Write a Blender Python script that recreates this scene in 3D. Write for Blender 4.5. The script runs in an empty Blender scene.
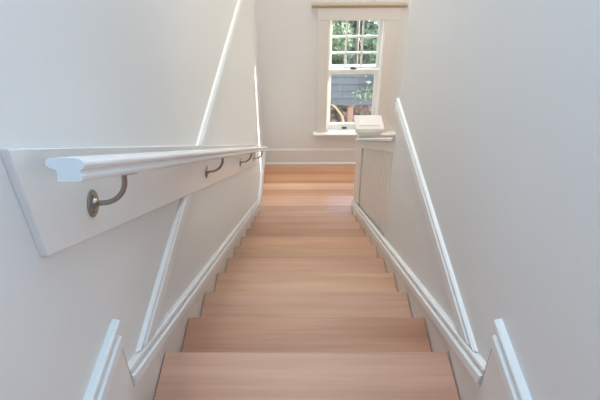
import bpy, bmesh, math, random
from mathutils import Vector, Matrix, Quaternion
random.seed(7)
S = bpy.context.scene
COL = S.collection

# ---------------------------------------------------------------- measures
RUN, RISE, HW = .31174, .18519, .46        # going, rise, half width of the flight
SL = RISE / RUN                            # slope of the nosing line
WL, WR = -.475, .475                       # stairwell wall faces
FZ = -11 * RISE                            # lower floor
UZ = RISE                                  # upper floor
FY = 4.25                                  # face of the far wall
OPEN_Y = 1.41                              # where the right wall stops
CEIL = 2.75

# ---------------------------------------------------------------- materials
def mat(name):
    m = bpy.data.materials.new(name); m.use_nodes = True
    return m, m.node_tree, m.node_tree.nodes['Principled BSDF']

def paint(name, col, rough=.5, var=.02, bump=.03, scale=60):
    m, t, b = mat(name)
    tc = t.nodes.new('ShaderNodeTexCoord'); n = t.nodes.new('ShaderNodeTexNoise')
    n.inputs['Scale'].default_value = 1.7; n.inputs['Detail'].default_value = 3
    t.links.new(tc.outputs['Object'], n.inputs['Vector'])
    r = t.nodes.new('ShaderNodeValToRGB')
    r.color_ramp.elements[0].color = tuple(max(0, c - var) for c in col) + (1,)
    r.color_ramp.elements[1].color = tuple(min(1, c + var) for c in col) + (1,)
    t.links.new(n.outputs['Fac'], r.inputs['Fac']); t.links.new(r.outputs['Color'], b.inputs['Base Color'])
    n2 = t.nodes.new('ShaderNodeTexNoise'); n2.inputs['Scale'].default_value = scale
    t.links.new(tc.outputs['Object'], n2.inputs['Vector'])
    bp = t.nodes.new('ShaderNodeBump'); bp.inputs['Strength'].default_value = bump; bp.inputs['Distance'].default_value = .01
    t.links.new(n2.outputs['Fac'], bp.inputs['Height']); t.links.new(bp.outputs['Normal'], b.inputs['Normal'])
    b.inputs['Roughness'].default_value = rough
    return m

def wood(name, dark, light, seed=0., rough=.38, streak=(1.3, 34, 34), spots=.14):
    m, t, b = mat(name)
    tc = t.nodes.new('ShaderNodeTexCoord'); mp = t.nodes.new('ShaderNodeMapping')
    mp.inputs['Scale'].default_value = streak
    mp.inputs['Location'].default_value = (seed * 3.1, seed * 7.7, seed * 1.9)
    t.links.new(tc.outputs['Object'], mp.inputs['Vector'])
    n = t.nodes.new('ShaderNodeTexNoise'); n.inputs['Scale'].default_value = 1; n.inputs['Detail'].default_value = 6
    n.inputs['Roughness'].default_value = .6; n.inputs['Distortion'].default_value = .5
    t.links.new(mp.outputs['Vector'], n.inputs['Vector'])
    mp2 = t.nodes.new('ShaderNodeMapping'); mp2.inputs['Scale'].default_value = (1.1, 7, 7)
    mp2.inputs['Location'].default_value = (seed, seed * 2, 0)
    t.links.new(tc.outputs['Object'], mp2.inputs['Vector'])
    n2 = t.nodes.new('ShaderNodeTexNoise'); n2.inputs['Scale'].default_value = 1; n2.inputs['Detail'].default_value = 2
    t.links.new(mp2.outputs['Vector'], n2.inputs['Vector'])
    mx = t.nodes.new('ShaderNodeMix'); mx.inputs[0].default_value = .5
    t.links.new(n.outputs['Fac'], mx.inputs[2]); t.links.new(n2.outputs['Fac'], mx.inputs[3])
    r = t.nodes.new('ShaderNodeValToRGB')
    r.color_ramp.elements[0].position = .33; r.color_ramp.elements[1].position = .66
    r.color_ramp.elements[0].color = dark + (1,); r.color_ramp.elements[1].color = light + (1,)
    t.links.new(mx.outputs[0], r.inputs['Fac'])
    # small knots
    v = t.nodes.new('ShaderNodeTexVoronoi'); v.inputs['Scale'].default_value = 1
    mp3 = t.nodes.new('ShaderNodeMapping'); mp3.inputs['Scale'].default_value = (3.2, 9, 9)
    mp3.inputs['Location'].default_value = (seed * 5, seed, 0)
    t.links.new(tc.outputs['Object'], mp3.inputs['Vector']); t.links.new(mp3.outputs['Vector'], v.inputs['Vector'])
    r2 = t.nodes.new('ShaderNodeValToRGB'); r2.color_ramp.elements[0].position = .02; r2.color_ramp.elements[1].position = .11
    r2.color_ramp.elements[0].color = (1 - spots,) * 3 + (1,); r2.color_ramp.elements[1].color = (1, 1, 1, 1)
    t.links.new(v.outputs['Distance'], r2.inputs['Fac'])
    ml = t.nodes.new('ShaderNodeMix'); ml.data_type = 'RGBA'; ml.blend_type = 'MULTIPLY'; ml.inputs[0].default_value = 1
    t.links.new(r.outputs['Color'], ml.inputs[6]); t.links.new(r2.outputs['Color'], ml.inputs[7])
    t.links.new(ml.outputs[2], b.inputs['Base Color'])
    b.inputs['Roughness'].default_value = rough
    bp = t.nodes.new('ShaderNodeBump'); bp.inputs['Strength'].default_value = .05; bp.inputs['Distance'].default_value = .003
    t.links.new(n.outputs['Fac'], bp.inputs['Height']); t.links.new(bp.outputs['Normal'], b.inputs['Normal'])
    return m

def metal(name, col, rough=.32):
    m, t, b = mat(name)
    b.inputs['Metallic'].default_value = 1; b.inputs['Roughness'].default_value = rough
    tc = t.nodes.new('ShaderNodeTexCoord'); n = t.nodes.new('ShaderNodeTexNoise'); n.inputs['Scale'].default_value = 90
    t.links.new(tc.outputs['Object'], n.inputs['Vector'])
    r = t.nodes.new('ShaderNodeValToRGB')
    r.color_ramp.elements[0].color = tuple(c * .8 for c in col) + (1,); r.color_ramp.elements[1].color = col + (1,)
    t.links.new(n.outputs['Fac'], r.inputs['Fac']); t.links.new(r.outputs['Color'], b.inputs['Base Color'])
    return m

M_WALL = paint('wall_paint', (.83, .828, .825), .55, .005)
M_CEIL = paint('ceiling_paint', (.80, .79, .77), .7)
M_TRIM = paint('trim_paint', (.84, .865, .885), .28, .008, .015)
M_SKIRT = paint('skirt_paint', (.83, .805, .78), .4, .008, .015)
M_JOINT = paint('joint_shadow', (.48, .44, .41), .8)  # darker colour standing in for the shadow gap at the board end
M_RAIL = paint('rail_paint', (.83, .83, .835), .25, .008, .015)
M_CASE = paint('casing_paint', (.83, .80, .765), .4, .008, .015)
M_SASH = paint('sash_paint', (.88, .88, .85), .35, .008, .01)
M_STEEL = metal('brushed_nickel', (.42, .39, .35), .34)
M_DARK = metal('bronze_metal', (.09, .08, .07), .4)
M_SCREW = metal('screw_metal', (.22, .2, .18), .4)
M_RISER = wood('riser_fir', (.50, .31, .22), (.62, .41, .31), 41)
M_VOID = paint('stair_underside', (.08, .06, .05), .9)

TREADC = [((0.445, 0.242, 0.165), (0.624, 0.367, 0.271)), ((0.32, 0.141, 0.084), (0.513, 0.264, 0.171)), ((0.405, 0.219, 0.147), (0.57, 0.343, 0.247)), ((0.44, 0.247, 0.16), (0.642, 0.399, 0.278)), ((0.41, 0.23, 0.153), (0.581, 0.351, 0.248)), ((0.381, 0.216, 0.134), (0.566, 0.346, 0.232)), ((0.45, 0.257, 0.162), (0.66, 0.387, 0.264)), ((0.385, 0.224, 0.15), (0.552, 0.341, 0.242)), ((0.436, 0.25, 0.17), (0.622, 0.393, 0.292)), ((0.467, 0.272, 0.19), (0.675, 0.424, 0.312)), ((0.496, 0.315, 0.23), (0.714, 0.502, 0.389))]
M_TREAD = [wood('tread_fir_%d' % i, d, l, i * 2.37 + 1) for i, (d, l) in enumerate(TREADC)]
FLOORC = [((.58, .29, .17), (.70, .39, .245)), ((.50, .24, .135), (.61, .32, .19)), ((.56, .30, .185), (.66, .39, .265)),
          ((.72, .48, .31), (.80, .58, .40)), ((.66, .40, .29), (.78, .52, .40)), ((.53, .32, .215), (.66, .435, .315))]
M_FLOOR = [wood('floor_fir_%d' % i, d, l, i * 4.1 + 9, .2) for i, (d, l) in enumerate(FLOORC)]

def glass():
    m, t, b = mat('window_glass')
    t.nodes.remove(b)
    out = t.nodes['Material Output']
    tr = t.nodes.new('ShaderNodeBsdfTransparent'); tr.inputs['Color'].default_value = (.96, .98, .97, 1)
    gl = t.nodes.new('ShaderNodeBsdfGlossy'); gl.inputs['Roughness'].default_value = .02
    mx = t.nodes.new('ShaderNodeMixShader'); mx.inputs[0].default_value = .05
    t.links.new(tr.outputs[0], mx.inputs[1]); t.links.new(gl.outputs[0], mx.inputs[2])
    t.links.new(mx.outputs[0], out.inputs['Surface'])
    return m
M_GLASS = glass()

def speckle(name, cols, scale, rough=.8, bump=.4):
    m, t, b = mat(name)
    tc = t.nodes.new('ShaderNodeTexCoord'); v = t.nodes.new('ShaderNodeTexVoronoi'); v.inputs['Scale'].default_value = scale
    t.links.new(tc.outputs['Object'], v.inputs['Vector'])
    n = t.nodes.new('ShaderNodeTexNoise'); n.inputs['Scale'].default_value = scale * .5; n.inputs['Detail'].default_value = 4
    t.links.new(tc.outputs['Object'], n.inputs['Vector'])
    mx = t.nodes.new('ShaderNodeMix'); mx.inputs[0].default_value = .55
    sp = t.nodes.new('ShaderNodeSeparateColor'); t.links.new(v.outputs['Color'], sp.inputs[0])
    t.links.new(sp.outputs[0], mx.inputs[2]); t.links.new(n.outputs['Fac'], mx.inputs[3])
    r = t.nodes.new('ShaderNodeValToRGB'); el = r.color_ramp.elements
    while len(el) < len(cols): el.new(.5)
    for i, c in enumerate(cols):
        el[i].position = .15 + .7 * i / (len(cols) - 1); el[i].color = c + (1,)
    t.links.new(mx.outputs[0], r.inputs['Fac']); t.links.new(r.outputs['Color'], b.inputs['Base Color'])
    bp = t.nodes.new('ShaderNodeBump'); bp.inputs['Strength'].default_value = bump
    t.links.new(mx.outputs[0], bp.inputs['Height']); t.links.new(bp.outputs['Normal'], b.inputs['Normal'])
    b.inputs['Roughness'].default_value = rough
    return m
M_RUBBLE = speckle('rubble', [(.05, .035, .025), (.16, .11, .08), (.30, .22, .17), (.52, .44, .38)], 13)
M_GROUND = speckle('gravel', [(.30, .31, .31), (.45, .46, .46), (.62, .63, .62)], 25)
M_SIDING = paint('siding_paint', (.16, .165, .18), .6, .03, .1)
M_POST = paint('red_post_paint', (.42, .23, .17), .7, .05)
M_TRUNK = paint('pale_bark', (.42, .34, .29), .8, .08, .3)
M_BRANCH = paint('bare_branch', (.62, .40, .22), .7, .06)
M_BARK = paint('bark', (.24, .19, .15), .9, .08, .4)
M_CAPBOARD = paint('shed_ledge', (.50, .54, .60), .6)

def leafmat(name, c0, c1):
    m, t, b = mat(name)
    g = t.nodes.new('ShaderNodeNewGeometry'); r = t.nodes.new('ShaderNodeValToRGB')
    r.color_ramp.elements[0].color = c0 + (1,); r.color_ramp.elements[1].color = c1 + (1,)
    t.links.new(g.outputs['Random Per Island'], r.inputs['Fac'])
    t.links.new(r.outputs['Color'], b.inputs['Base Color']); b.inputs['Roughness'].default_value = .35
    tl = t.nodes.new('ShaderNodeBsdfTranslucent'); t.links.new(r.outputs['Color'], tl.inputs['Color'])
    mx = t.nodes.new('ShaderNodeMixShader'); mx.inputs[0].default_value = .4
    t.links.new(b.outputs[0], mx.inputs[1]); t.links.new(tl.outputs[0], mx.inputs[2])
    t.links.new(mx.outputs[0], t.nodes['Material Output'].inputs['Surface'])
    return m
M_LEAF = leafmat('leaf_green', (.05, .10, .045), (.42, .52, .33))
M_LEAF2 = leafmat('leaf_pale', (.10, .18, .09), (.62, .70, .52))
M_LEAF3 = leafmat('leaf_dark', (.03, .08, .03), (.14, .26, .12))

# ---------------------------------------------------------------- mesh helpers
def new(name, verts, faces, m, parent=None, smooth=False, bevel=0, loc=None, mi=None):
    me = bpy.data.meshes.new(name); me.from_pydata([tuple(v) for v in verts], [], faces)
    for x in (m if isinstance(m, (list, tuple)) else [m]): me.materials.append(x)
    if mi: 
        for p, k in zip(me.polygons, mi): p.material_index = k
    bm = bmesh.new(); bm.from_mesh(me); bmesh.ops.recalc_face_normals(bm, faces=bm.faces); bm.to_mesh(me); bm.free()
    if smooth:
        for p in me.polygons: p.use_smooth = True
    o = bpy.data.objects.new(name, me); COL.objects.link(o)
    if loc is not None: o.location = loc
    if parent is not None: o.parent = parent
    if bevel:
        b = o.modifiers.new('bevel', 'BEVEL'); b.width = bevel; b.segments = 2; b.limit_method = 'ANGLE'
        b.angle_limit = math.radians(35)
    return o

class MB:
    def __init__(s): s.v = []; s.f = []; s.mi = []
    def add(s, v, f, k=0):
        n = len(s.v); s.v += [tuple(a) for a in v]; s.f += [tuple(i + n for i in q) for q in f]; s.mi += [k] * len(f)
        return s
    def box(s, x0, x1, y0, y1, z0, z1, k=0):
        v = [(x, y, z) for x in (x0, x1) for y in (y0, y1) for z in (z0, z1)]
        return s.add(v, [(0, 1, 3, 2), (4, 6, 7, 5), (0, 4, 5, 1), (2, 3, 7, 6), (0, 2, 6, 4), (1, 5, 7, 3)], k)
    def prism_x(s, poly, x0, x1, k=0):               # polygon in (y, z), extruded along x
        n = len(poly); v = [(x0, y, z) for y, z in poly] + [(x1, y, z) for y, z in poly]
        return s.add(v, [tuple(range(n))[::-1], tuple(range(n, 2 * n))] + [(i, (i + 1) % n, n + (i + 1) % n, n + i) for i in range(n)], k)
    def sweep(s, prof, path, k=0):                   # closed profile (dx, dz) carried along points (x, y, z); vertical end cuts
        n = len(prof); m = len(path)
        v = [(p[0] + a, p[1], p[2] + b) for p in path for a, b in prof]
        f = [tuple(range(n)), tuple(range((m - 1) * n, m * n))[::-1]]
        for j in range(m - 1):
            for i in range(n):
                f.append((j * n + i, j * n + (i + 1) % n, (j + 1) * n + (i + 1) % n, (j + 1) * n + i))
        return s.add(v, f, k)
    def tube(s, pts, r, n=12, k=0, cap=True):
        pts = [Vector(p) for p in pts]; rs = r if isinstance(r, (list, tuple)) else [r] * len(pts)
        v = []; up = Vector((0, 0, 1)); prev = None
        for i, p in enumerate(pts):
            t = (pts[min(i + 1, len(pts) - 1)] - pts[max(i - 1, 0)]).normalized()
            if prev is None:
                a = t.cross(up); a = a if a.length > .01 else t.cross(Vector((1, 0, 0))); a.normalize()
            else: a = (prev - t * prev.dot(t)).normalized()
            prev = a; b = t.cross(a)
            for j in range(n):
                q = 2 * math.pi * j / n; v.append(p + (a * math.cos(q) + b * math.sin(q)) * rs[i])
        f = [(i * n + j, i * n + (j + 1) % n, (i + 1) * n + (j + 1) % n, (i + 1) * n + j) for i in range(len(pts) - 1) for j in range(n)]
        if cap: f += [tuple(range(n)), tuple(range((len(pts) - 1) * n, len(pts) * n))[::-1]]
        return s.add(v, f, k)
    def loops(s, secs, k=0):                         # secs: list of equal-length vertex rings
        n = len(secs[0]); v = [q for r in secs for q in r]
        f = [(i * n + j, i * n + (j + 1) % n, (i + 1) * n + (j + 1) % n, (i + 1) * n + j) for i in range(len(secs) - 1) for j in range(n)]
        f += [tuple(range(n)), tuple(range((len(secs) - 1) * n, len(secs) * n))[::-1]]
        return s.add(v, f, k)
    def build(s, name, m, parent=None, smooth=False, bevel=0, off=(0, 0, 0), place=None):
        v = [(a - off[0], b - off[1], c - off[2]) for a, b, c in s.v]
        return new(name, v, s.f, m, parent, smooth, bevel, place, s.mi)

def tag(o, label=None, cat=None, group=None, kind=None):
    if label: o['label'] = label
    if cat: o['category'] = cat
    if group: o['group'] = group
    if kind: o['kind'] = kind
    return o
def struct(o): o['kind'] = 'structure'; return o
def thing(name, label, cat, loc, group=None):
    o = bpy.data.objects.new(name, None); COL.objects.link(o); o.location = loc; o.empty_display_size = .1
    return tag(o, label, cat, group)
def dup(root, loc):
    r = root.copy(); COL.objects.link(r); r.location = loc
    for ch in list(root.children):
        c = ch.copy(); COL.objects.link(c); c.parent = r
        for g in ch.children:
            d = g.copy(); COL.objects.link(d); d.parent = c
    return r

# ---------------------------------------------------------------- room shell
BACK, SIDE = -3.6, 3.0
HALL = -.8  # unseen hall behind this line is widened to let side light onto the walls
struct(MB().box(WL - .13, WL, HALL, FY + .16, FZ - .2, CEIL).build('wall_left', M_WALL))
struct(MB().box(WR, WR + .13, HALL, OPEN_Y, FZ - .2, CEIL).build('wall_right', M_WALL, bevel=.004))
struct(MB().box(WR + .13, SIDE, OPEN_Y - .55, OPEN_Y - .42, FZ - .2, CEIL).build('wall_side_room_back', M_WALL))
struct(MB().box(SIDE, SIDE + .13, OPEN_Y - .55, FY + .16, FZ - .2, CEIL).build('wall_side_room', M_WALL))
struct(MB().box(-2.13, 2.13, BACK - .13, BACK, UZ - .2, CEIL).build('wall_hall_back', M_WALL))
struct(MB().box(-2.13, -2.0, BACK, HALL, UZ - .2, CEIL).build('wall_hall_left', M_WALL))
struct(MB().box(2.0, 2.13, BACK, HALL, UZ - .2, CEIL).build('wall_hall_right', M_WALL))
struct(MB().box(-2.13, WL - .13, HALL, HALL + .13, UZ - .2, CEIL).build('wall_hall_front_left', M_WALL))
struct(MB().box(WR + .13, 2.13, HALL, HALL + .13, UZ - .2, CEIL).build('wall_hall_front_right', M_WALL))
OX0, OX1, OZ0, OZ1 = .237, .79, -1.635, -.365       # window opening
w = MB()
w.box(WL, OX0, FY, FY + .16, FZ - .2, CEIL); w.box(OX1, SIDE, FY, FY + .16, FZ - .2, CEIL)
w.box(OX0, OX1, FY, FY + .16, FZ - .2, OZ0); w.box(OX0, OX1, FY, FY + .16, OZ1, CEIL)
struct(w.build('wall_far', M_WALL))
struct(MB().box(-2.13, SIDE + .13, BACK - .13, FY + .16, CEIL, CEIL + .1).build('ceiling', M_CEIL))

# floor boards, running across the stairwell
def boards(name, x0, x1, y0, y1, z, w, special=()):
    b = MB(); y = y0; i = 0; rnd = random.Random(3)
    while y < y1 - 1e-4:
        ye = min(y + w, y1)
        k = rnd.choice([0, 0, 1, 2, 2, 1])
        if special and y < 3.74: k = rnd.choice([4, 4, 2])  # paler pinkish boards: partly their own tone, partly floor gloss put into the colour
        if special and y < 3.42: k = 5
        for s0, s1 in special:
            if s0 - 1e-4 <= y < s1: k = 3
        b.box(x0, x1, y + .0006, ye - .0006, z - .02, z, k); y = ye; i += 1
    b.box(x0, x1, y0, y1, z - .05, z - .004, 1)
    return struct(b.build(name, M_FLOOR))
boards('floor', WL, SIDE, 10 * RUN + .03, FY, FZ, .058, [(3.76, 3.80)])
struct(MB().box(WR + .13, SIDE, OPEN_Y - .42, 10 * RUN + .03, FZ - .05, FZ).build('floor_side_room', M_FLOOR[0]))
boards('floor_upper', WL, WR, HALL + .13, -RUN + .012, UZ, .083)
boards('floor_hall', -2.0, 2.0, BACK, HALL + .13, UZ, .083)

# skirting, raked along the stair
PL = .014                                            # how far the board stands off the wall
capprof = [(0, 0), (PL + .006, 0), (PL + .010, .004), (PL + .010, .034), (PL + .006, .039), (PL - .003, .041), (PL - .003, .047),
           (PL + .003, .049), (PL + .004, .054), (PL + .003, .063), (PL - .003, .067), (0, .068)]
def cprof(side): return [(-side * a, b) for a, b in capprof]
CAP0 = .047                                          # lower edge of the cap above the nosing line
YK = -.254
YU_ = -.256                                         # end of the upper board
ub = .366                                            # lower edge of the cap on the upper floor
def skirting(side, yend_slope, tail):
    xw = WL if side < 0 else WR
    b = MB(); x0, x1 = sorted((xw, xw - side * PL))
    pol = [(YK, -.35), (YK, CAP0 - SL * YK + .002)]
    if tail:
        yj = (CAP0 - (FZ + .128)) / SL
        pol += [(yj, FZ + .13), (FY, FZ + .13), (FY, FZ), (10 * RUN, FZ), (10 * RUN, FZ - .05), (10 * RUN - .4, FZ - .05)]
        path = [(xw, YK, CAP0 - SL * YK), (xw, yj, FZ + .128), (xw, FY, FZ + .128)]
    else:
        pol += [(yend_slope, CAP0 - SL * yend_slope + .002), (yend_slope, FZ - .05), (10 * RUN - .4, FZ - .05)]
        path = [(xw, YK, CAP0 - SL * YK), (xw, yend_slope, CAP0 - SL * yend_slope)]
    b.prism_x(pol, x0, x1, 0)
    b.sweep(cprof(side), path, 1)
    b.prism_x([(HALL + .002, UZ), (HALL + .002, ub + .002), (YU_, ub + .002), (YU_, -.36), (-RUN, -.36), (-RUN, UZ)], x0 - (.0015 if side > 0 else 0), x1 + (.0015 if side < 0 else 0), 0)
    lower = [(0, 0), (PL + .006, 0), (PL + .010, .004), (PL + .010, .031), (PL + .006, .036), (0, .038)]
    upper = [(0, .038), (PL - .004, .038), (PL - .004, .044), (PL + .003, .046), (PL + .005, .050), (PL + .004, .059), (PL - .002, .063), (0, .064)]
    b.sweep([(-side * a, c) for a, c in lower], [(xw, HALL + .002, ub), (xw, YU_, ub)], 1)
    b.sweep([(-side * a, c) for a, c in upper], [(xw, HALL + .002, ub), (xw, YU_ + .026, ub)], 1)
    xj = xw - side * (PL + .0018); b.box(min(xw, xj), max(xw, xj), YU_ - .001, YU_ + .002, .19, ub, 2)  # thin strip painted as the shadow line beside the upper board
    return b
bl = skirting(-1, 0, True); 
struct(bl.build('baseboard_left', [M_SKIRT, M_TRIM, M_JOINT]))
br = skirting(1, 3.215, False)
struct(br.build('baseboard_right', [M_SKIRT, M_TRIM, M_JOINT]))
b = MB()
b.box(WL + PL, SIDE, FY - .010, FY, FZ, FZ + .172, 0)
b.prism_x([(FY - .010, FZ + .170), (FY - .012, FZ + .173), (FY - .009, FZ + .184), (FY - .003, FZ + .195), (FY, FZ + .195)], WL + PL, SIDE, 0)
b.prism_x([(FY - .028, FZ), (FY - .028, FZ + .008), (FY - .022, FZ + .017), (FY - .014, FZ + .02), (FY - .014, FZ)], WL + PL, SIDE, 1)
struct(b.build('baseboard_far', [M_SKIRT, M_TRIM]))

# horizontal moulding at the level of the upper floor
tp = [(0, 0), (.004, 0), (.012, .006), (.015, .014), (.015, .058), (.009, .064), (.009, .070), (.013, .074), (.013, .082), (.007, .086), (0, .087)]
TZ = .128
def yslope(z): return (CAP0 + .058 - z) / SL
def yst(c): return (.119 - TZ - c) / SL
b = MB().loops([[(WL + a, yst(c), TZ + c) for a, c in tp], [(WL + a, FY, TZ + .055 + c) for a, c in tp]])
struct(b.build('trim_1', M_TRIM))
b = MB().loops([[(WR - a, yst(c), TZ + c) for a, c in tp], [(WR - a, OPEN_Y + .012, TZ - .016 + c) for a, c in tp]])
b.box(WR, WR + .13, OPEN_Y, OPEN_Y + .012, TZ - .016, TZ + .069)
struct(b.build('trim_2', M_TRIM))

# ---------------------------------------------------------------- staircase
st = thing('staircase', 'straight flight of pale fir treads leading down between white walls', 'stairs', (0, 0, FZ))
def tread_mesh(i):
    y1 = i * RUN + (.005 if i == 0 else 0); y0 = i * RUN - RUN - .022; z = -i * RISE
    pr = [(y0, z - .026), (y0, z), (y1 - .004, z), (y1 - .001, z - .0015), (y1, z - .006), (y1, z - .018), (y1 - .004, z - .024), (y1 - .010, z - .026)]
    g = .0025
    b = MB().prism_x(pr, -HW + g, HW - g)
    return b
for i in range(11):
    tread_mesh(i).build('tread', M_TREAD[i], st, off=(0, 0, FZ))
    y = i * RUN - .022; z0 = -(i + 1) * RISE; z1 = -i * RISE - .026
    MB().box(-HW + .002, HW - .002, y - .018, y, z0 + .0005, z1).build('riser', M_RISER, st, off=(0, 0, FZ))
MB().box(-HW + .002, HW - .002, -RUN - .022 - .018, -RUN - .022, 0, UZ - .052).build('riser', M_RISER, st, off=(0, 0, FZ))
# carriage below the flight
ln = [(-RUN - .04, -.06)]
for i in range(11):
    ln += [(i * RUN - .045, -i * RISE - .03), (i * RUN - .045, -(i + 1) * RISE - .03)]
ln = ln[:-1] + [(10 * RUN - .045, FZ - .1), (10 * RUN - .6, FZ - .1), (-RUN - .04, -.5)]
for x in (-.40, 0, .40):
    MB().prism_x(ln, x - .02, x + .02).build('carriage', M_VOID, st, off=(0, 0, FZ))

# ---------------------------------------------------------------- half wall and newel
NX0, NX1, NY0, NY1 = .490, .668, 3.222, 3.400
hw = thing('half_wall', 'low panelled stair wall with sloping cap between right wall and newel post', 'balustrade', (.535, 2.3, FZ))
def off(o): return (.535, 2.3, FZ)
def hwz(y, a): return a - SL * y
core = MB().prism_x([(OPEN_Y, FZ - .05), (OPEN_Y, hwz(OPEN_Y, .775)), (NY0, hwz(NY0, .775)), (NY0, FZ - .05)], .492, .592)
for k in range(1, 22):                               # bead board lines
    y = OPEN_Y + k * .105
    if y > 2.86: break
    core.prism_x([(y - .005, hwz(y - .005, .13)), (y - .005, hwz(y - .005, .715)), (y + .005, hwz(y + .005, .715)), (y + .005, hwz(y + .005, .13))], .4908, .493)
core.build('panel', M_CASE, hw, off=off(0))
MB().prism_x([(OPEN_Y, hwz(OPEN_Y, .715)), (OPEN_Y, hwz(OPEN_Y, .785)), (NY0, hwz(NY0, .785)), (NY0, hwz(NY0, .715))], WR + .002, .598).build('top_rail', M_CASE, hw, bevel=.002, off=off(0))
MB().prism_x([(2.86, hwz(2.86, .12)), (2.86, hwz(2.86, .715)), (NY0, hwz(NY0, .715)), (NY0, hwz(NY0, .12))], WR + .004, .4925).build('stile', M_CASE, hw, bevel=.002, off=off(0))
capp = [(-.072, 0), (.072, 0), (.078, .006), (.078, .018), (.070, .026), (-.070, .026), (-.078, .018), (-.078, .006)]
MB().sweep(capp, [(.537, OPEN_Y + .001, hwz(OPEN_Y + .001, .785)), (.537, NY0 - .001, hwz(NY0 - .001, .785))]).build('cap', M_TRIM, hw, off=off(0))

nx, ny = (NX0 + NX1) / 2, (NY0 + NY1) / 2
nw = thing('newel_post', 'square box newel post with a stepped flat cap at the stair foot', 'newel post', (nx, ny, FZ))
CT = -.974                                          # top of the cap slab
def sq(h, z): return [(-h, -h, z), (h, -h, z), (h, h, z), (-h, h, z)]
p = MB().box(NX0, NX1, NY0, NY1, FZ, CT - .10)
p.build('post', M_CASE, nw, bevel=.004, off=(nx, ny, FZ))
z = CT - FZ
MB().box(NX0 - .012, NX1 + .012, NY0 + .03, NY1 + .012, FZ, FZ + .13).build('plinth', M_CASE, nw, bevel=.004, off=(nx, ny, FZ))
MB().loops([sq(.089, z - .10), sq(.096, z - .098), sq(.098, z - .085), sq(.108, z - .065), sq(.120, z - .05), sq(.124, z - .046)]).build('cap_moulding', M_CASE, nw, off=(0, 0, 0))
c = MB().loops([sq(.127, z - .046), sq(.129, z - .042), sq(.129, z - .012), sq(.125, z - .006), sq(.105, z), sq(.102, z + .001)]).build('cap', M_CASE, nw)
MB().loops([sq(.094, z), sq(.094, z + .010), sq(.088, z + .014)]).build('cap_plate', M_CASE, c)

# ---------------------------------------------------------------- handrail
RS = .604                                            # slope of the handrail
BY0, BY1 = -.408, 3.22
def bz(y): return 1.026 - RS * (y - BY0)
bd = tag(MB().prism_x([(BY0, bz(BY0)), (BY1, bz(BY1)), (BY1, bz(BY1) - .224), (BY0, bz(BY0) - .224)], WL, WL + .016).build('handrail_backing_board', M_RAIL, bevel=.002),
         'long flat white backing board fixed along the left wall behind the handrail', 'board')
RX = -.369
ang = math.atan(RS)
def rtop(y): return 1.018 - RS * (y + .42)
prof = [(.018, 0), (.0215, .005), (.022, .010), (.018, .0155), (.018, .018), (.0235, .021), (.026, .026), (.025, .031), (.019, .036), (.008, .039),
        (-.012, .0395), (-.030, .037), (-.036, .033), (-.036, .026), (-.030, .022), (-.020, .019), (-.018, .012), (-.018, 0)]
hr = thing('handrail', 'white moulded wooden handrail sloping down the left wall above its backing board', 'handrail', (RX, -.42, rtop(-.42)))
def railsec(y):
    c = Vector((RX, y, rtop(y))); n = Vector((0, math.sin(ang), math.cos(ang)))
    return [c + Vector((a, 0, 0)) + n * (b - .0395) for a, b in prof]
rl = MB().loops([railsec(-.412), railsec(3.24)]).build('rail', M_RAIL, hr, off=(RX, -.42, rtop(-.42)), bevel=.0012)
# two filled nail holes in the end grain
def bracket(y):
    root = bpy.data.objects.new('bracket', None); COL.objects.link(root); root.parent = hr
    root.location = (0, y + .42, rtop(y) - rtop(-.42))
    fx = WL + .016 - RX                              # board face in local x
    zb = -.0395 / math.cos(ang)                      # underside of the rail
    zp = zb - .078
    pl = MB(); n = 32
    def ring(x, r): return [(x, r * .92 * math.cos(2 * math.pi * j / n), zp + r * math.sin(2 * math.pi * j / n)) for j in range(n)]
    pl.loops([ring(fx, .031), ring(fx + .003, .031), ring(fx + .005, .028), ring(fx + .0055, .012), ring(fx + .012, .010), ring(fx + .013, .007)])
    plo = pl.build('wall_plate', M_STEEL, root, smooth=False)
    for dz, dy in ((.019, 0), (-.010, .017), (-.010, -.017)):
        s_ = MB(); s_.loops([[(fx + .0045, dy + .0042 * math.cos(2 * math.pi * j / 12), zp + dz + .0042 * math.sin(2 * math.pi * j / 12)) for j in range(12)],
                             [(fx + .0068, dy + .0030 * math.cos(2 * math.pi * j / 12), zp + dz + .0030 * math.sin(2 * math.pi * j / 12)) for j in range(12)]])
        s_.build('screw', M_SCREW, plo)
    pts = [(fx + .004, 0, zp), (fx + .022, 0, zp + .001)]
    R_ = .058; ex = -.007 - (fx + .022)
    for k in range(1, 13):
        q = k / 12 * math.pi / 2
        pts.append((fx + .022 + ex * math.sin(q), 0, zp + .001 + (zb - .006 - zp) * (1 - math.cos(q))))
    pts.append((-.007, 0, zb - .001))
    MB().tube(pts, .0058, 14).build('arm', M_STEEL, root, smooth=True)
    sd = MB()
    a0 = [(x, yy, zb - .0035 - RS * yy) for x, yy in ((-.011, -.030), (.011, -.030), (.013, -.02), (.013, .02), (.011, .030), (-.011, .030), (-.013, .02), (-.013, -.02))]
    sd.loops([a0, [(x, yy, zz + .0033) for x, yy, zz in a0]]).build('saddle', M_STEEL, root)
    return root
BR = [-.192, .985, 2.13, 2.98]
b0 = bracket(BR[0])
for y in BR[1:]:
    dup(b0, (0, y + .42, rtop(y) - rtop(-.42))).parent = hr

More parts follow.
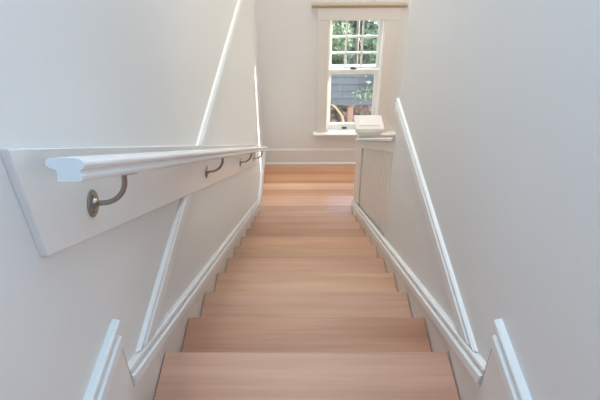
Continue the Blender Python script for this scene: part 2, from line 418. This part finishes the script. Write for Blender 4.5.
# ---------------------------------------------------------------- window
wn = bpy.data.objects.new('window_1', None); COL.objects.link(wn); wn.location = (.513, FY, OZ0); wn['kind'] = 'structure'
WO = (.513, FY, OZ0)
def wp(b, name, m, parent=wn, bevel=0): return b.build(name, m, parent, bevel=bevel, off=WO if parent is wn else WO)
j = MB(); t_ = .012
j.box(OX0, OX0 + t_, FY, FY + .16, OZ0, OZ1); j.box(OX1 - t_, OX1, FY, FY + .16, OZ0, OZ1)
j.box(OX0, OX1, FY, FY + .16, OZ1 - t_, OZ1); j.box(OX0, OX1, FY + .055, FY + .16, OZ0, OZ0 + t_)
wp(j, 'window_frame', M_SASH)
YL, YU = FY + .045, FY + .082                        # faces of lower and upper sash
sx0, sx1 = OX0 + t_, OX1 - t_
def sash(name, y, z0, z1, stile, top, bot, gx0, gx1):
    s = MB(); d = .034
    s.box(sx0, gx0, y, y + d, z0, z1); s.box(gx1, sx1, y, y + d, z0, z1)
    s.box(gx0, gx1, y, y + d, z1 - top, z1); s.box(gx0, gx1, y, y + d, z0, z0 + bot)
    o = wp(s, name, M_SASH)
    wp(MB().box(gx0 - .004, gx1 + .004, y + .015, y + .018, z0 + bot - .004, z1 - top + .004), 'glass_pane', M_GLASS, o)
    return o
lo = sash('lower_sash', YL, -1.619, -.905, .03, .052, .072, .277, .734)
up = sash('upper_sash', YU, -.945, -.37, .03, .034, .054, .279, .742)
mu = MB()
for x in (.424, .588): mu.box(x - .010, x + .010, YU + .004, YU + .030, -.945 + .05, -.40)
for z_ in (-.573, -.745): mu.box(.277, .744, YU + .003, YU + .031, z_ - .010, z_ + .010)
wp(mu, 'muntin', M_SASH, up)
# casing, header and crown
cs = MB().box(.130, OX0, FY - .02, FY, -1.618, -.367)
wp(cs, 'casing', M_CASE, bevel=.002)
wp(MB().box(OX1, .910, FY - .02, FY, -1.618, -.367), 'casing', M_CASE, bevel=.002)
wp(MB().box(.122, .930, FY - .024, FY, -.366, -.246), 'header', M_CASE, bevel=.002)
cr = MB()
cr.prism_x([(FY, -.246), (FY - .03, -.246), (FY - .032, -.238), (FY - .035, -.228), (FY - .040, -.224), (FY - .042, -.220), (FY - .042, -.212), (FY, -.205)], .066, .986)
wp(cr, 'crown', paint('crown_paint', (.50, .41, .32), .5))
so = MB().box(OX0 + .013, OX1 - .013, FY - .0005, FY + .052, -1.630, -1.6195)
so.prism_x([(FY - .001, -1.645), (FY - .001, -1.619), (FY - .055, -1.619), (FY - .062, -1.626), (FY - .062, -1.638), (FY - .055, -1.645)], .088, 1.0)
wp(so, 'window_sill', M_SASH)
wp(MB().box(.13, .93, FY - .018, FY, -1.72, -1.646), 'apron', M_WALL, bevel=.002)
# sash lock and lift
lk = MB()
n = 20
lk.loops([[(.506 + .034 * math.cos(2 * math.pi * q / n), YL + .017 + .014 * math.sin(2 * math.pi * q / n), zz) for q in range(n)] for zz in (-.905, -.899)])
lk.loops([[(.506 + .014 * math.cos(2 * math.pi * q / n), YL + .017 + .011 * math.sin(2 * math.pi * q / n), zz) for q in range(n)] for zz in (-.899, -.890)])
lk.tube([(.506, YL + .017, -.890), (.485, YL + .004, -.886), (.470, YL - .004, -.886)], .004, 8)
wp(lk, 'sash_lock', M_DARK, lo)
lf = MB().box(.41, .465, YL - .004, YL, -1.603, -1.588)
lf.box(.415, .46, YL - .014, YL - .004, -1.603, -1.598)
wp(lf, 'sash_lift', M_DARK, lo)

# ---------------------------------------------------------------- outside
GZ = -3.1
struct(new('ground', [(-14, FY + .16, GZ), (22, FY + .16, GZ), (22, 30, GZ), (-14, 30, GZ)], [(0, 1, 2, 3)], M_GROUND))
sh = thing('board_fence', 'grey-blue board fence with a pale top rail outside the window', 'fence', (.9, 6.54, GZ))
SO = (.9, 6.54, GZ)
sd = MB(); zt = -1.86; zb_ = -2.43; z_ = zb_
for k in range(5):
    ze = z_ + .106
    sd.prism_x([(6.50, z_ + .012), (6.468, z_), (6.492, ze - .006), (6.50, ze - .006)], -1.2, 3.0); z_ += .114
sd.build('boards', M_SIDING, sh, off=SO)
MB().box(-1.2, 3.0, 6.502, 6.511, zb_ + .01, zt).build('backing', M_VOID, sh, off=SO)
MB().box(-1.25, 3.05, 6.45, 6.60, zt + .002, zt + .03).build('top_rail', M_CAPBOARD, sh, off=SO)
for x in (-1.1, 2.8):
    MB().box(x - .05, x + .05, 6.512, 6.60, GZ, zt).build('post', M_BARK, sh, off=SO)
tag(MB().box(.655, .735, 6.40, 6.47, GZ, zb_ - .004).build('timber_post', M_POST, off=(.695, 6.43, GZ), place=(.695, 6.43, GZ)),
    'reddish timber post standing below the front of the grey-blue board fence', 'post')
# rubble bank below the shed
rb = MB(); nx_, ny_ = 60, 14; V = []; rr = random.Random(5)
for a in range(ny_):
    for c_ in range(nx_):
        tt = a / (ny_ - 1)
        V.append((-1.0 + 3.7 * c_ / (nx_ - 1), 6.5 + .42 * tt + rr.uniform(-.04, .04), GZ - .02 + (.62 * tt) + rr.uniform(-.06, .06)))
F = [(a * nx_ + c_, a * nx_ + c_ + 1, (a + 1) * nx_ + c_ + 1, (a + 1) * nx_ + c_) for a in range(ny_ - 1) for c_ in range(nx_ - 1)]
rb.add(V, F)
tag(rb.build('rubble_bank', M_RUBBLE), 'brown bank of stones and dead leaves under the board fence', 'rubble', kind='stuff')
tag(MB().tube([(.36, 6.25, -2.30), (.44, 6.24, -2.33), (.51, 6.22, -2.42), (.56, 6.24, -2.50), (.62, 6.26, -2.95), (.66, 6.3, GZ)], [.010, .014, .018, .02, .022, .026], 8).build('bare_branch', M_BRANCH, smooth=True),
    'pale bare branch leaning in front of the brown rubble bank', 'branch')

def shrub(name, label, cat, c, rad, n, m, size=.06, stem=True, seed=1, group=None):
    r = random.Random(seed); root = thing(name, label, cat, (c[0], c[1], GZ), group)
    b = MB()
    for i in range(n):
        u = Vector((r.gauss(0, 1), r.gauss(0, 1), r.gauss(0, 1))).normalized() * (r.random() ** .45)
        lump = 1 + .25 * math.sin(5 * u.x + seed) * math.cos(4 * u.z + seed)
        p = Vector((u.x * rad[0] * lump, u.y * rad[1] * lump, c[2] - GZ + u.z * rad[2] * lump))
        d = Vector((r.uniform(-1, 1), r.uniform(-1, .3), r.uniform(-1, .5))).normalized(); s = d.cross(Vector((r.uniform(-1, 1), r.uniform(-1, 1), 1))).normalized()
        L = size * r.uniform(.7, 1.5); W = L * .24; nn = d.cross(s) * (L * .08)
        b.add([p, p + d * L * .4 + s * W + nn, p + d * L * .75 + s * W * .7 + nn, p + d * L, p + d * L * .75 - s * W * .7 + nn, p + d * L * .4 - s * W + nn],
              [(0, 1, 5), (1, 2, 4, 5), (2, 3, 4)])
    b.build('foliage', m, root)
    t = MB()
    for k in range(5):
        a = r.uniform(0, 6.28); q = r.uniform(.2, .6)
        t.tube([(0.05 * math.cos(a), .05 * math.sin(a), 0), (rad[0] * q * .5 * math.cos(a), rad[1] * q * .5 * math.sin(a), (c[2] - GZ) * .6),
                (rad[0] * q * math.cos(a), rad[1] * q * math.sin(a), (c[2] - GZ) + rad[2] * .6)], [.035, .022, .01], 8)
    t.build('stem', M_BARK, root)
    return root
shrub('shrub', 'leafy green shrub behind the board fence, left of the slim trunk', 'shrub', (.36, 7.5, -2.0), (.40, .4, .75), 3000, M_LEAF, .075, seed=2)
shrub('shrub', 'paler leafy green shrub behind the board fence, right of the slim trunk', 'shrub', (1.40, 7.4, -1.95), (.40, .40, .8), 2800, M_LEAF2, .08, seed=5)
tag(MB().tube([(.87, 7.75, GZ), (.865, 7.76, -2.4), (.87, 7.75, -1.7), (.86, 7.76, -.9), (.85, 7.75, -.4)], [.036, .03, .026, .02, .015], 10).build('tree_trunk', M_TRUNK, off=(.87, 7.75, GZ), place=(.87, 7.75, GZ), smooth=True),
    'slim pinkish tree trunk rising between the two shrubs behind the fence', 'tree')
shrub('hedge', 'dark green hedge behind the shrubs at the back of the yard', 'hedge', (1.2, 9.8, -2.0), (3.4, .6, 1.3), 11000, M_LEAF, .13, seed=12)
# bough reaching down over the shed front
root = thing('leafy_bough', 'leafy bough hanging down in front of the fence boards', 'branch', (1.30, 6.2, GZ))
t = MB(); main = [(1.0, 0, .2), (.55, 0, .75), (.15, .02, 1.15), (-.10, -.02, 1.02), (-.28, -.03, .93)]
t.tube([(.9, .0, 0), (.7, 0, .6), (.3, .02, 1.30), (.02, .0, 1.20), (-.22, -.02, 1.10), (-.42, -.02, 1.05)], [.03, .025, .016, .010, .006, .003], 8)
t.tube([(.02, .0, 1.20), (-.12, -.05, 1.02), (-.2, -.06, .9)], [.008, .005, .003], 6)
t.build('bough', M_BRANCH, root, smooth=True)
r = random.Random(4); b = MB()
for i in range(700):
    if r.random() < .62: cx, cz, sc = r.gauss(-.06, .10), r.gauss(1.24, .12), 1.15
    else: cx = r.uniform(-.6, .4); cz = 1.14 + .25 * cx + r.gauss(0, .05); sc = .8
    p = Vector((cx, r.gauss(-.04, .06), cz))
    d = Vector((r.uniform(-1, 1), r.uniform(-.8, .3), r.uniform(-1, .3))).normalized(); s = d.cross(Vector((r.uniform(-.5, .5), 1, .6))).normalized()
    L = .075 * sc * r.uniform(.7, 1.3); W = L * .25
    b.add([p, p + d * L * .45 + s * W, p + d * L, p + d * L * .45 - s * W], [(0, 1, 2, 3)])
b.build('foliage', M_LEAF2, root)

# ---------------------------------------------------------------- light
def area(name, loc, target, size, power, col):
    l = bpy.data.lights.new(name, 'AREA'); l.shape = 'RECTANGLE'; l.size, l.size_y = size; l.energy = power; l.color = col
    o = bpy.data.objects.new(name, l); COL.objects.link(o); o.location = loc
    o.rotation_euler = (Vector(target) - Vector(loc)).to_track_quat('-Z', 'Y').to_euler()
    return o
area('hall_fill_left', (-1.97, -1.9, 1.5), (.475, -.1, .6), (1.3, 1.5), 11.5, (0.783, 0.913, 1))  # added cool fill from the hall's left side, no window there
area('hall_fill_right', (1.97, -1.9, 1.5), (-.475, -.1, .6), (1.3, 1.5), 28, (0.893, 0.946, 1))  # added fill from the opposite side, belongs to no lamp
area('hall_top_fill', (0, -.9, CEIL - .02), (0, -.9, 0), (.9, 1.6), 17.5, (0.286, 0.629, 1))  # unseen bluish fill overhead, added to light the top of the stairs
area('stairwell_fill', (0, 1.9, CEIL - .02), (0, 1.9, 0), (.9, 2.0), 28, (1, 1, 0.929))  # added ceiling fill above the flight, without any fitting
area('landing_fill', (0, 3.5, CEIL - .02), (0, 3.5, 0), (.8, .8), 26, (1, 0.865, 0.673))  # added warm fill that brightens the landing and far wall
area('side_room_fill', (SIDE - .03, 3.2, .1), (-.4, 1.8, -1.0), (1.6, 2.4), 41, (0.976, 1, 0.951))  # added fill panel out of view, lifts the left wall and lower stairs
sun = bpy.data.lights.new('sun', 'SUN'); sun.energy = 18; sun.angle = math.radians(.6); sun.color = (1, .95, .86)
so_ = bpy.data.objects.new('sun', sun); COL.objects.link(so_)
so_.rotation_euler = Vector((-1, -.53, -.27)).to_track_quat('-Z', 'Y').to_euler()
wd = bpy.data.worlds.new('world'); S.world = wd; wd.use_nodes = True
nt = wd.node_tree; bg = nt.nodes['Background']
sk = nt.nodes.new('ShaderNodeTexSky'); sk.sky_type = 'NISHITA'; sk.sun_disc = False; sk.sun_elevation = math.radians(38); sk.sun_rotation = math.radians(60)
nt.links.new(sk.outputs[0], bg.inputs[0]); bg.inputs[1].default_value = .8

# ---------------------------------------------------------------- camera
cam = bpy.data.cameras.new('camera'); co = bpy.data.objects.new('camera', cam); COL.objects.link(co)
p_, yw, rl_ = .64417098, -.01137, -.009448
cp, sp = math.cos(p_), math.sin(p_)
fw = Vector((math.sin(yw) * cp, math.cos(yw) * cp, -sp)); rt = Vector((math.cos(yw), -math.sin(yw), 0)); upv = rt.cross(fw)
r2 = math.cos(rl_) * rt + math.sin(rl_) * upv; u2 = -math.sin(rl_) * rt + math.cos(rl_) * upv
R3 = Matrix((r2, u2, -fw)).transposed()
co.matrix_world = Matrix.Translation((-.00268, -1.13102, 1.46898)) @ R3.to_4x4()
cam.sensor_width = 36; cam.lens = 551.966 / 600 * 36; cam.clip_start = .02
S.camera = co
S.view_settings.view_transform = 'Standard'; S.view_settings.look = 'None'; S.view_settings.gamma = 1
S.view_settings.exposure = 0
